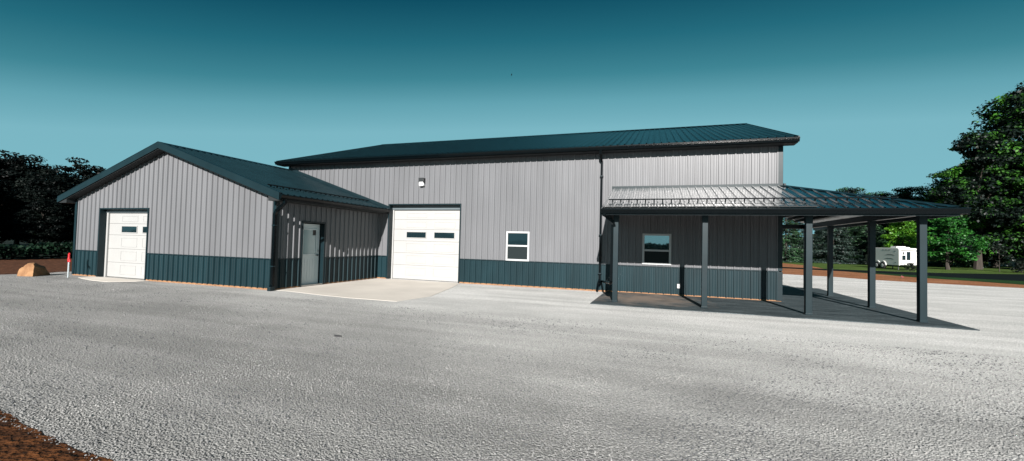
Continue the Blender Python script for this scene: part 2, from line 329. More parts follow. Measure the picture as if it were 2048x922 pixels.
# long front wall
zt = 4.71
panel('front_wall', M['siding'], B, (0, 0, 0), (1, 0, 0), (0, 0, 1), XL, 0, .93, zt, [BD, W1, W2], off=-.115)
for a_, b_ in ((XL, BD[0]), (BD[1], 0)): panel('wainscot', M['wains'], B, (0, -.004, 0), (1, 0, 0), (0, 0, 1), a_, b_, .045, .90, off=-.115)
def strips(segs, y, z0, z1, d0, d1, name, m, axis='x', sgn=-1):
    for a, b in segs:
        mb = MB()
        if axis == 'x': mb.box(a, b, min(y + sgn * d0, y + sgn * d1), max(y + sgn * d0, y + sgn * d1), z0, z1)
        else: mb.box(min(y + sgn * d0, y + sgn * d1), max(y + sgn * d0, y + sgn * d1), a, b, z0, z1)
        mb.build(name, m, B)
strips([(XB + .03, BD[0] - .05), (BD[1] + .05, -.06)], 0, .898, .932, 0, .030, 'wainscot_ledge', M['trim'])
strips([(XB, BD[0] - .05), (BD[1] + .05, 0)], 0, -.02, .052, 0, .012, 'skirt_board', M['wood'])
# gable end facing right, back and left walls
gt = lambda v: ZR - SL * abs(YR - v) - .17
panel('gable_wall', M['siding'], B, (0, 0, 0), (0, 1, 0), (0, 0, 1), 0, YB, .93, gt, off=.1)
panel('wainscot', M['wains'], B, (.004, 0, 0), (0, 1, 0), (0, 0, 1), 0, YB, .045, .90, off=.1)
strips([(0.06, YB)], 0, .898, .932, 0, .030, 'wainscot_ledge', M['trim'], 'y', 1)
strips([(0, YB)], 0, -.02, .052, 0, .012, 'skirt_board', M['wood'], 'y', 1)
panel('back_wall', M['siding'], B, (0, YB, 0), (-1, 0, 0), (0, 0, 1), 0, -XL, .0, zt)
panel('gable_wall', M['siding'], B, (XL, 0, 0), (0, -1, 0), (0, 0, 1), -YB, 0, 0, lambda v: gt(-v))
# corner trim
c = MB(); c.box(-.10, .028, -.028, .0, .93, 4.70); c.box(0, .028, 0, .10, .93, 4.70); c.build('corner_trim', M['trim'], B, bevel=.004)
c = MB(); c.box(-.10, .032, -.032, .0, .04, .90); c.box(0, .032, 0, .10, .04, .90); c.build('corner_trim', M['trim'], B, bevel=.004)
MB().box(XL - .028, XL + .10, -.028, 0, 2.9, 4.70).build('corner_trim', M['trim'], B)

# roof of the long part
ca = math.cos(math.atan(SL)); RX0, RX1 = XL - .33, .33; EY = -.42
pz = lambda y: ZR - SL * abs(YR - y)
rf = panel('roof', M['roof'], B, (0, EY, pz(EY)), (1, 0, 0), (0, 1, SL), RX0, RX1, 0, (YR - EY) / ca, off=-.02, rib=.036)
panel('roof', M['roof'], B, (0, YB - EY, pz(EY)), (-1, 0, 0), (0, -1, SL), -RX1, -RX0, 0, (YR - EY) / ca, off=.02, rib=.036)
sec = [(0, -.40, pz(-.40) - .012), (0, -.40, 4.70), (0, 0, 4.70), (0, YR, ZR - .2), (0, YB, 4.70), (0, YB + .4, 4.70), (0, YB + .4, pz(-.4) - .012), (0, YR, ZR - .012)]
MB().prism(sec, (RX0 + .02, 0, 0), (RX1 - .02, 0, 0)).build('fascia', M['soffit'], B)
rc = MB(); 
for s in (-1, 1):
    rc.add([(RX0, YR, ZR + .045), (RX1, YR, ZR + .045), (RX1, YR + s * .2, pz(YR - .2) + .035), (RX0, YR + s * .2, pz(YR - .2) + .035)], [(0, 1, 2, 3)])
rc.build('ridge_cap', M['trim'], rf)
for x in (RX0 - .012, RX1 - .02):
    rt = MB()
    rt.prism([(0, EY, pz(EY) + .03), (0, EY, pz(EY) - .13), (0, YR, ZR - .13), (0, YR, ZR + .03)], (x, 0, 0), (x + .035, 0, 0))
    rt.prism([(0, YB - EY, pz(EY) + .03), (0, YB - EY, pz(EY) - .13), (0, YR, ZR - .13), (0, YR, ZR + .03)], (x, 0, 0), (x + .035, 0, 0))
    rt.build('rake_trim', M['trim'], rf)
def gutter(name, p0, p1, out, z, h=.125, w=.11, parent=B):
    """K-style gutter from p0 to p1, standing out along the unit vector out"""
    o = Vector(out); prof = [(0, 0), (0, -h), (w * .62, -h), (w * .72, -h * .62), (w, -h * .25), (w, 0), (w - .016, .004), (w - .016, -.012), (w - .006, -.03), (w * .6, -h + .012), (.012, -h + .012), (.012, 0)]
    pts = [tuple(o * a + Vector((0, 0, z + b))) for a, b in prof]
    mb = MB(); n = len(pts); A = [Vector(p) + Vector(p0) for p in pts]; Bv = [Vector(p) + Vector(p1) for p in pts]
    mb.add(A + Bv, [(i, (i + 1) % n, n + (i + 1) % n, n + i) for i in range(n)])
    for q_, s in ((p0, 0), (p1, n)):
        mb.add([(A + Bv)[s + i] for i in range(6)], [(0, 1, 2, 3, 4, 5)])
    return mb.build(name, M['gutter'], parent)
gutter('gutter', (RX0, -.402, 0), (RX1, -.402, 0), (0, -1, 0), 4.845)

# ---- windows (frame > panes)
def window(rect, p2, rail):
    x0, x1, z0, z1 = rect; t = .065
    f = MB(); f.box(x0, x0 + t, -.05, .03, z0, z1).box(x1 - t, x1, -.05, .03, z0, z1).box(x0 + t, x1 - t, -.05, .03, z1 - t, z1).box(x0 + t, x1 - t, -.05, .03, z0, z0 + t)
    w = f.build('window', M['vinyl'], B, bevel=.004)
    MB().box(x0 + t, x1 - t, -.040, .0, rail - .03, rail + .03).build('meeting_rail', M['vinyl'], w, bevel=.003)
    MB().box(x0 + t, x1 - t, -.018, -.01, rail + .03, z1 - t).build('pane', M[p2], w)
    MB().box(x0 + t, x1 - t, -.008, .0, z0 + t, rail - .03).build('screened_pane', M['screen'], w)
    return w
window(W1, 'pane', 1.47)
w = window(W2, 'pane2', 1.44)

# ---- overhead doors
def overhead(x0, x1, y, ztop, rows, winrow, wz, seams, cols, jambs, recess, name, zh, hy):
    mb = MB(); lx0, lx1 = x0 + .02, x1 - .02; yl = y + recess
    D = MB()
    zs = [0.015] + seams + [ztop]
    for a, b in zip(zs[:-1], zs[1:]): D.box(lx0, lx1, yl, yl + .045, a + .003, b - .003)
    leaf = D.build('garage_door', M['white'], B, bevel=.004)
    # stamped long panels: a raised rim round each field
    for i, (za, zb) in enumerate(rows):
        for (ca_, cb) in cols:
            if i == winrow: continue
            P = MB()
            for r in ((ca_, cb, za, za + .03), (ca_, cb, zb - .03, zb), (ca_, ca_ + .03, za + .03, zb - .03), (cb - .03, cb, za + .03, zb - .03)):
                P.box(r[0], r[1], yl - .009, yl + .001, r[2], r[3])
            P.build('stamped_panel', M['white'], leaf, bevel=.004)
    for (ca_, cb) in cols:
        f = MB(); t = .025; za, zb = wz
        f.box(ca_, cb, yl - .016, yl + .001, zb - t, zb).box(ca_, cb, yl - .016, yl + .001, za, za + t).box(ca_, ca_ + t, yl - .016, yl + .001, za + t, zb - t).box(cb - t, cb, yl - .016, yl + .001, za + t, zb - t)
        g = MB().box(ca_ + t, cb - t, yl - .006, yl + .002, za + t, zb - t)
        go = g.build('window_pane', M['pane'], leaf); f.build('window_frame', M['white'], leaf)
    # recess: jambs, head, back seal
    J = MB(); J.box(x0 - .045, x0, y - .035, yl + .05, 0, zh + .045).box(x1, x1 + .045, y - .035, yl + .05, 0, zh + .045).box(x0, x1, y - .035, yl + .05, zh, zh + .045)
    J.build('door_jamb', M['trim'], B, bevel=.004)
    MB().box(x0, x1, hy, yl - .008, ztop - .01, zh).build('door_header', jambs, B, bevel=.003)
    return leaf
M['header'] = mat('header_flashing', (0.07987, 0.09984, 0.1098), .4, noise=.1, nscale=3)
overhead(BD[0], BD[1], 0, 2.81, [(.17, .50), (.66, .99), (1.14, 1.47), (1.62, 1.95), (2.08, 2.34), (2.48, 2.68)], 3, (1.66, 1.93), [.58, 1.065, 1.545, 2.015, 2.41], [(-13.12, -12.20), (-11.87, -10.95)], M['header'], .27, 'big', 2.97, .19)
sd = overhead(SD[0], SD[1], DW, 2.31, [(.12, .46), (.61, .95), (1.09, 1.43), (1.58, 1.84), (1.98, 2.20)], 3, (1.58, 1.84), [.535, 1.02, 1.505, 1.91], [(-21.52, -20.68), (-20.42, -19.62)], M['header'], .22, 'small', 2.40, DW + .15)
MB().box(SD[0] + .005, SD[0] + .09, DW + .17, DW + .215, 0, 2.31).build('door_stop', M['white'], B)
MB().box(BD[0] + .005, BD[0] + .06, .22, .265, 0, 2.81).build('door_stop', M['white'], B)

# ---- wall lamp, outlet
wl = MB().box(-12.38, -12.16, -.17, -.02, 3.86, 4.02).prism([(-12.38, -.02, 3.86), (-12.16, -.02, 3.86), (-12.16, -.15, 3.86), (-12.38, -.15, 3.86)], (0, 0, -.035), (0, 0, 0)).build('wall_lamp', M['black'], B, bevel=.008)
ln = MB(); ln.prism([(-12.365, -.03, 0), (-12.175, -.03, 0), (-12.175, -.155, 0), (-12.365, -.155, 0)], (0, 0, 3.70), (0, 0, 3.87)); ln.build('lamp_lens', M['lens'], wl, bevel=.02)
ob = MB().box(-2.91, -2.82, -.055, -.004, .25, .39).build('outlet_box', M['vinyl'], B, bevel=.008)
# ---- main downspout with kick-out elbow, joined by the porch drain
dsp = MB(); dsp.tube([(-5.36, -.44, 4.74), (-5.36, -.40, 4.62), (-5.35, -.075, 4.40), (-5.35, -.075, .42), (-5.38, -.16, .28), (-5.40, -.36, .06)], .075, .055)
dsp.build('downspout', M['gutter'], B)
for z_ in (3.9, 1.9, .6): MB().box(-5.405, -5.295, -.115, -.02, z_, z_ + .03).build('downspout_strap', M['trim'], B)

# ---------------------------------------------------------------- wing (parts of the same building)
wz = lambda x: ZM - WS * abs(x - XM)
panel('wing_gable_wall', M['siding'], B, (0, DW, 0), (1, 0, 0), (0, 0, 1), XA, XB, .93, lambda x: wz(x) - .15, [SD], off=.03)
for a_, b_ in ((XA, SD[0]), (SD[1], XB)): panel('wing_wainscot', M['wains'], B, (0, DW - .004, 0), (1, 0, 0), (0, 0, 1), a_, b_, .045, .90, off=.03)
strips([(XA + .08, SD[0] - .05), (SD[1] + .05, XB - .06)], DW, .898, .932, 0, .030, 'wainscot_ledge', M['trim'])
strips([(XA, SD[0] - .05), (SD[1] + .05, XB)], DW, -.02, .052, 0, .012, 'skirt_board', M['wood'])
panel('wing_side_wall', M['siding'], B, (XB, 0, 0), (0, 1, 0), (0, 0, 1), DW, 0, .93, 2.72, [MD], off=.04, rib=.030)
for a_, b_ in ((DW, MD[0]), (MD[1], 0)): panel('wing_wainscot', M['wains'], B, (XB + .004, 0, 0), (0, 1, 0), (0, 0, 1), a_, b_, .045, .90, off=.04, rib=.030)
strips([(DW + .06, MD[0] - .05), (MD[1] + .05, 0)], XB, .898, .932, 0, .030, 'wainscot_ledge', M['trim'], 'y', 1)
strips([(DW, MD[0] - .05), (MD[1] + .05, 0)], XB, -.02, .052, 0, .012, 'skirt_board', M['wood'], 'y', 1)
WB = 3.0
panel('wing_side_wall', M['siding'], B, (XA, 0, 0), (0, -1, 0), (0, 0, 1), -WB, -DW, 0, 2.72)
panel('wing_back_wall', M['siding'], B, (0, WB, 0), (-1, 0, 0), (0, 0, 1), -XL, -XA, 0, lambda u: wz(-u) - .15)
for (xa, xb, zb_) in ((XB - .09, XB + .028, 2.72), (XA - .028, XA + .09, 2.72)):
    c = MB(); c.box(xa, xb, DW - .030, DW, .04, zb_)
    xs = (XB, XB + .028) if xb > XB else (XA - .028, XA)
    c.box(xs[0], xs[1], DW, DW + .10, .04, zb_); c.build('corner_trim', M['trim'], B, bevel=.004)
WX0, WX1 = -24.17, -13.80; FY = DW - .31; wc = math.cos(math.atan(WS))
def wing_limit(u): return 0
wr = panel('wing_roof', M['roof'], B, (WX1, 0, wz(WX1)), (0, 1, 0), (-1, 0, WS), FY, 0, 0, (WX1 - XM) / wc, off=.02, rib=.036)
panel('wing_roof', M['roof'], B, (WX0, 0, wz(WX0)), (0, -1, 0), (1, 0, WS), -WB - .3, -FY, 0, (XM - WX0) / wc, off=.02, rib=.036)
e0, e1 = WX0 + .02, WX1 - .02
sec = [(e0, 0, wz(e0) - .012), (e0, 0, 2.62), (XA, 0, 2.62), (XA, 0, wz(XA) - .19), (XM, 0, ZM - .19), (XB, 0, wz(XB) - .19), (XB, 0, 2.62), (e1, 0, 2.62), (e1, 0, wz(e1) - .012), (XM, 0, ZM - .012)]
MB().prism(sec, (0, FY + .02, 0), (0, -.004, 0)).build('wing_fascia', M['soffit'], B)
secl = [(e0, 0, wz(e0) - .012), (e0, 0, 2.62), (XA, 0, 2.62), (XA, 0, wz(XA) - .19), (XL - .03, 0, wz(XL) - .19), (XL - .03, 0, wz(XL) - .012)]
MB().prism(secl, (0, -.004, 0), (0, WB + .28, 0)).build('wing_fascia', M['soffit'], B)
# eave box ends and rake trim on the front gable
rt = MB()
for s in (0, 1):
    xe = (WX0, WX1)[s]
    rt.prism([(xe, 0, wz(xe) + .035), (xe, 0, wz(xe) - .165), (XM, 0, ZM - .165), (XM, 0, ZM + .035)], (0, FY - .018, 0), (0, FY + .022, 0))
    rt.prism([(xe, 0, wz(xe) + .052), (xe, 0, wz(xe) + .036), (XM, 0, ZM + .036), (XM, 0, ZM + .052)], (0, FY - .022, 0), (0, FY + .10, 0))
rt.build('wing_rake_trim', M['trim'], wr)
rc = MB()
for s in (-1, 1): rc.add([(XM, FY, ZM + .050), (XM, 0, ZM + .050), (XM + s * .2, 0, wz(XM + .2) + .035), (XM + s * .2, FY, wz(XM + .2) + .035)], [(0, 1, 2, 3)])
rc.build('ridge_cap', M['trim'], wr)
# flashing where the wing roof meets the long wall
MB().prism([(XM, 0, ZM + .13), (XM, 0, ZM + .02), (WX1, 0, wz(WX1) + .02), (WX1, 0, wz(WX1) + .13)], (0, -.045, 0), (0, -.02, 0)).build('wall_flashing', M['trim'], wr)
gutter('wing_gutter', (WX1 - .018, FY, 0), (WX1 - .018, -.03, 0), (1, 0, 0), wz(WX1) - .005)
gutter('wing_gutter', (WX0 + .018, FY, 0), (WX0 + .018, WB + .3, 0), (-1, 0, 0), wz(WX0) - .005)
ds = MB(); ds.tube([(-13.76, FY + .16, 2.66), (-13.76, FY + .16, 2.56), (-14.13, DW - .085, 2.34), (-14.19, DW - .085, 2.24), (-14.19, DW - .085, .16), (-14.19, DW - .15, .05)], .085, .075); ds.build('wing_downspout', M['gutter'], B)
for z_ in (1.9, .7): MB().box(-14.245, -14.135, DW - .135, DW - .03, z_, z_ + .03).build('downspout_strap', M['trim'], B)
MB().box(-14.25, -14.13, DW - .20, DW - .04, .0, .12).build('splash_boot', M['trim'], B, bevel=.006)

def snow_rail(A, Bp, N, n, parent):
    A = Vector(A); Bp = Vector(Bp); N = Vector(N).normalized(); mb = MB(); d = (Bp - A)
    mb.tube([A + N * .075, Bp + N * .075], .032, .032)
    for i in range(n):
        p = A + d * ((i + .5) / n); q_ = p + N * .075
        mb.tube([p + N * .0, q_], .03, .03, ref=tuple(d.normalized()))
    return mb.build('snow_guard', M['gutter'], parent)
t = .80
snow_rail((WX1 - t * wc, FY + .25, wz(WX1 - t * wc)), (WX1 - t * wc, -.30, wz(WX1 - t * wc)), (WS, 0, 1), 21, wr)

# ---- entry door in the wing side wall (faces right)
xr = XB - .15
fr = MB()
fr.box(xr - .01, XB + .034, MD[0] - .05, MD[0], 0, MD[3] + .05).box(xr - .01, XB + .034, MD[1], MD[1] + .05, 0, MD[3] + .05).box(xr - .01, XB + .034, MD[0], MD[1], MD[3], MD[3] + .05)
fr.build('door_frame', M['trim'], B, bevel=.004)
dr = MB().box(xr - .04, xr, MD[0] + .03, MD[1] - .02, .05, MD[3] - .03).build('entry_door', M['offw'], B, bevel=.004)
MB().box(xr - .05, XB + .03, MD[0], MD[1], .022, .05).build('door_sill', M['steel'], B)
y0, y1 = MD[0] + .14, MD[1] - .15
f = MB(); f.box(xr, xr + .02, y0, y0 + .04, 1.0, 1.88).box(xr, xr + .02, y1 - .04, y1, 1.0, 1.88).box(xr, xr + .02, y0 + .04, y1 - .04, 1.84, 1.88).box(xr, xr + .02, y0 + .04, y1 - .04, 1.0, 1.04)
f.build('glass_frame', M['offw'], dr, bevel=.003)
MB().box(xr, xr + .006, y0 + .04, y1 - .04, 1.04, 1.84).build('door_glass', M['blind'], dr)
MB().box(xr + .006, xr + .009, y1 - .18, y1 - .045, 1.66, 1.83).build('sticker', M['black'], dr)
g = MB()
for k in range(6):
    yy = y0 + .03 + k * (y1 - y0 - .06) / 5; g.box(xr, xr + .006, yy - .006, yy + .006, .2, .9)
g.build('door_moulding', M['offw'], dr)
h = MB(); h.lathe([(0, 0), (.03, 0), (.03, .012), (.012, .02), (.012, .05), (0, .05)], (xr, MD[1] - .085, 1.0), 12, 'x').tube([(xr + .045, MD[1] - .085, 1.0), (xr + .045, MD[1] - .20, 1.0)], .02, .02)
h.build('handle', M['black'], dr)
MB().lathe([(0, 0), (.03, 0), (.03, .02), (.015, .03), (0, .03)], (xr, MD[1] - .085, 1.14), 12, 'x').build('deadbolt', M['steel'], dr)

# ---------------------------------------------------------------- porch
PZ = 3.49; PS = .305; EYp = -3.05; EXp = 2.59; QS = (PZ - (PZ + PS * EYp)) / EXp; PX0 = -5.0; YE = 5.8
zpe = PZ + PS * EYp; cpf = math.cos(math.atan(PS)); cps = math.cos(math.atan(QS))
pr = panel('porch_roof', M['proof'], B, (0, EYp, zpe), (1, 0, 0), (0, 1, PS), PX0, EXp, 0, lambda u: (-EYp) / cpf if u <= 0 else max(0, (-EYp) * (1 - u / EXp)) / cpf, off=-.115, rib=.030, minor=.003)
pr2 = panel('porch_roof', M['proof'], B, (EXp, 0, zpe), (0, 1, 0), (-1, 0, QS), EYp, YE, 0, lambda u: EXp / cps if u >= 0 else max(0, EXp * (1 - u / EYp)) / cps, off=.05, rib=.030, minor=.003)
un = MB(); d = .014
un.add([(PX0, EYp, zpe - d), (EXp, EYp, zpe - d), (0, 0, PZ - d), (PX0, 0, PZ - d)], [(0, 1, 2, 3)])
un.add([(EXp, EYp, zpe - d), (EXp, YE, zpe - d), (0, YE, PZ - d), (0, 0, PZ - d)], [(0, 1, 2, 3)])
un.build('roof_lining', M['under'], pr)
hc = MB(); A = Vector((.0, 0, PZ + .04)); C = Vector((EXp, EYp, zpe + .04))
for sgn in (-1, 1):
    off = Vector((0, .16, -.0)) if sgn > 0 else Vector((-.16, 0, 0))
    dz = Vector((0, 0, -.02)); hc.add([A, C, C + off + dz + (Vector((0, 0, 0))), A + off + dz], [(0, 1, 2, 3)])
hc.build('hip_cap', M['trim'], pr)
MB().box(PX0, .10, -.05, -.024, PZ - .02, PZ + .07).build('wall_flashing', M['trim'], pr)
MB().box(.024, .05, -.05, YE, PZ - .02, PZ + .07).build('wall_flashing', M['trim'], pr)
# ceiling over the walk in front of the wall, fascia, gutters, end panel
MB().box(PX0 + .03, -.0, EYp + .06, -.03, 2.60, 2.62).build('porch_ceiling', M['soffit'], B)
f = MB(); f.box(PX0, EXp - .01, EYp + .005, EYp + .03, zpe - .17, zpe - .01).box(EXp - .03, EXp - .005, EYp + .03, YE, zpe - .17, zpe - .01)
f.build('porch_fascia', M['trim'], B)
MB().prism([(0, EYp + .02, zpe - .17), (0, -.02, zpe - .17), (0, -.02, PZ - .01), (0, EYp + .02, zpe - .01)], (PX0, 0, 0), (PX0 + .025, 0, 0)).build('porch_end_panel', M['trim'], B)
gutter('porch_gutter', (PX0, EYp + .003, 0), (EXp + .11, EYp + .003, 0), (0, -1, 0), zpe - .004, h=.13)
gutter('porch_gutter', (EXp - .003, EYp, 0), (EXp - .003, YE, 0), (1, 0, 0), zpe - .004, h=.13)
XP = 2.13; YP = -2.60
bm_ = MB(); bm_.box(-4.75, XP + .08, YP - .07, YP + .07, 2.43, 2.598); bm_.box(XP - .07, XP + .07, YP + .07, YE - .2, 2.43, 2.60); bm_.box(0.03, XP - .07, YE - .42, YE - .30, 2.43, 2.60)
bm_.build('porch_beam', M['trim'], B, bevel=.005)
pu = MB()
for x in (.22, .46, .70, .94, 1.18, 1.42, 1.66, 1.90):
    z = PZ - QS * x; ys = EYp * x / EXp
    pu.box(x - .03, x + .03, ys + .03, YE - .05, z - .10, z - .022)
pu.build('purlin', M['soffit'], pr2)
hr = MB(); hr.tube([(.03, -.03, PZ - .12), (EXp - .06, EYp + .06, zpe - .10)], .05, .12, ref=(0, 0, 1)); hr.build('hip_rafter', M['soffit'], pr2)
for (x, y) in ((-4.63, YP), (-2.376, YP), (-.07, YP), (XP, YP), (XP, -.25), (XP, 2.69), (XP, 5.15)):
    p = MB().box(x - .068, x + .068, y - .068, y + .068, .02, 2.43).build('porch_post', M['trim'], B, bevel=.006)
    MB().box(x - .074, x + .074, y - .074, y + .074, 2.24, 2.43).build('post_collar', M['trim'], p, bevel=.004)
    MB().box(x - .076, x + .076, y - .076, y + .076, .02, .06).build('post_base', M['trim'], p, bevel=.004)
for x in (-2.55,):
    MB().lathe([(0, 0), (.085, 0), (.085, .012), (.06, .02)], (x, -1.6, 2.58), 18).build('recessed_light', M['lens'], B)
snow_rail((PX0 + .12, -2.22, PZ + PS * -2.22), (1.86, -2.22, PZ + PS * -2.22), (0, -PS, 1), 30, pr)
# porch downspout: from the gutter end back to the first post, then across to the wall
d1 = MB(); d1.tube([(-4.90, EYp - .05, 2.43), (-4.90, EYp - .05, 2.38), (-4.70, YP - .10, 2.22), (-4.67, YP - .06, 2.10)], .07, .055); d1.build('gutter_elbow', M['gutter'], B)
d1 = MB(); d1.tube([(-4.735, YP, 2.15), (-4.735, YP, .60), (-4.76, YP + .12, .52), (-5.28, -.12, .36), (-5.36, -.30, .30)], .075, .065); d1.build('drain_pipe', M['gutter'], B)

# ---------------------------------------------------------------- yard objects
def pebble_rock(name, loc, size, seed, m, sub=4, **k):
    import bmesh
    from mathutils import noise
    bm = bmesh.new(); bmesh.ops.create_icosphere(bm, subdivisions=sub, radius=1)
    for v in bm.verts:
        p = v.co.copy(); q_ = p * 1.1 + Vector((seed, seed * 2, 0))
        f = 1 + .20 * noise.noise(q_) + .08 * noise.noise(q_ * 3) + .03 * noise.noise(q_ * 8)
        p = Vector([math.copysign(abs(c) ** .82, c) for c in p]) * f
        v.co = Vector((p.x * size[0], p.y * size[1], p.z * size[2]))
    me = bpy.data.meshes.new(name); bm.to_mesh(me); bm.free(); me.materials.append(m)
    o = bpy.data.objects.new(name, me); COL.objects.link(o); o.location = loc
    return tag(o, **k)
def cut_rock(name, loc, size, planes, m, **k):
    import bmesh
    from mathutils import noise
    bm = bmesh.new(); bmesh.ops.create_icosphere(bm, subdivisions=5, radius=1)
    for v in bm.verts:
        p = v.co * (1 + .10 * noise.noise(v.co * 1.3))
        for n_, d_ in planes:
            n_ = Vector(n_).normalized(); e = p.dot(n_) - d_
            if e > 0: p = p - n_ * e * .96
        p = p * (1 + .09 * noise.noise(p * 2.6 + Vector((4, 1, 2))) + .03 * noise.noise(p * 9))
        v.co = Vector((p.x * size[0], p.y * size[1], p.z * size[2]))
    me = bpy.data.meshes.new(name); bm.to_mesh(me); bm.free(); me.materials.append(m)
    me.polygons.foreach_set('use_smooth', [True] * len(me.polygons))
    o = bpy.data.objects.new(name, me); COL.objects.link(o); o.location = loc
    return tag(o, **k)
cut_rock('boulder', (-24.2, -5.75, .0), (.40, .45, .50), [((.25, -.9, .34), .56), ((.80, .56, .22), .34), ((.35, .45, .8), .62), ((0, -.2, 1), .86), ((.1, .9, .5), .8)], M['rock'], label='rounded orange-brown boulder at the left edge of the gravel', cat='boulder')
pebble_rock('flat_stone', (-8.43, -9.03, .008), (.075, .03, .014), 7, M['darkrock'], 2, label='small flat dark stone lying alone on the open gravel', cat='stone')

H = empty('yard_hydrant', (-22.76, -5.56, 0), label='red handled yard hydrant on a galvanised pipe beside the small garage corner', cat='hydrant')
MB().lathe([(.0, 0), (.024, 0), (.024, .56), (0, .56)], (0, 0, -.02), 14).build('pipe', M['galv'], H, smooth=False)
MB().lathe([(0, .53), (.028, .53), (.036, .56), (.036, .66), (.027, .68), (.025, .78), (.032, .79), (.032, .81), (0, .815)], (0, 0, 0), 16).build('hydrant_head', M['red'], H)
sp = MB(); sp.tube([(.02, -.01, .615), (.10, -.03, .61), (.125, -.035, .585), (.13, -.035, .54)], .045, .045, n=10); sp.build('spout', M['red'], H)
hd = MB(); hd.tube([(.03, .0, .80), (.0, 0, .835), (-.05, .01, .79), (-.075, .015, .62)], .028, .02); hd.build('handle', M['red'], H)

MK = empty('red_marker', (10.6, 17.3, 0), label='small red plastic marker flag stuck in the dirt strip', cat='marker')
MB().tube([(0, 0, 0), (0, 0, .22)], .012).build('stake', M['black'], MK)
MB().prism([(0, 0, .08), (.12, 0, .05), (.11, 0, .13), (0, 0, .18)], (0, -.01, 0), (0, .01, 0)).build('flag', M['darkred'], MK)

BR = empty('bird', (-23.0, 41.4, 25.2), label='tiny dark bird flying in the clear sky above the long roof', cat='bird')
b_ = MB(); b_.lathe([(0, -.25), (.05, -.15), (.075, 0), (.05, .12), (.045, .17), (0, .24)], (0, 0, 0), 10, 'y')
b_.add([(.03, .08, .02), (.03, -.10, .02), (.10, -.14, .42), (.13, -.04, .62), (.09, .06, .40)], [(0, 1, 2, 3, 4)])
b_.add([(-.03, .08, .0), (-.03, -.10, .0), (-.09, -.12, -.32), (-.08, -.02, -.50), (-.07, .06, -.3)], [(0, 1, 2, 3, 4)])
b_.add([(-.03, -.2, 0), (.03, -.2, 0), (.07, -.4, 0), (-.07, -.4, 0)], [(0, 1, 2, 3)])
b_.build('bird_body', M['pipe'], BR); BR.rotation_euler = (0, 0, .4)

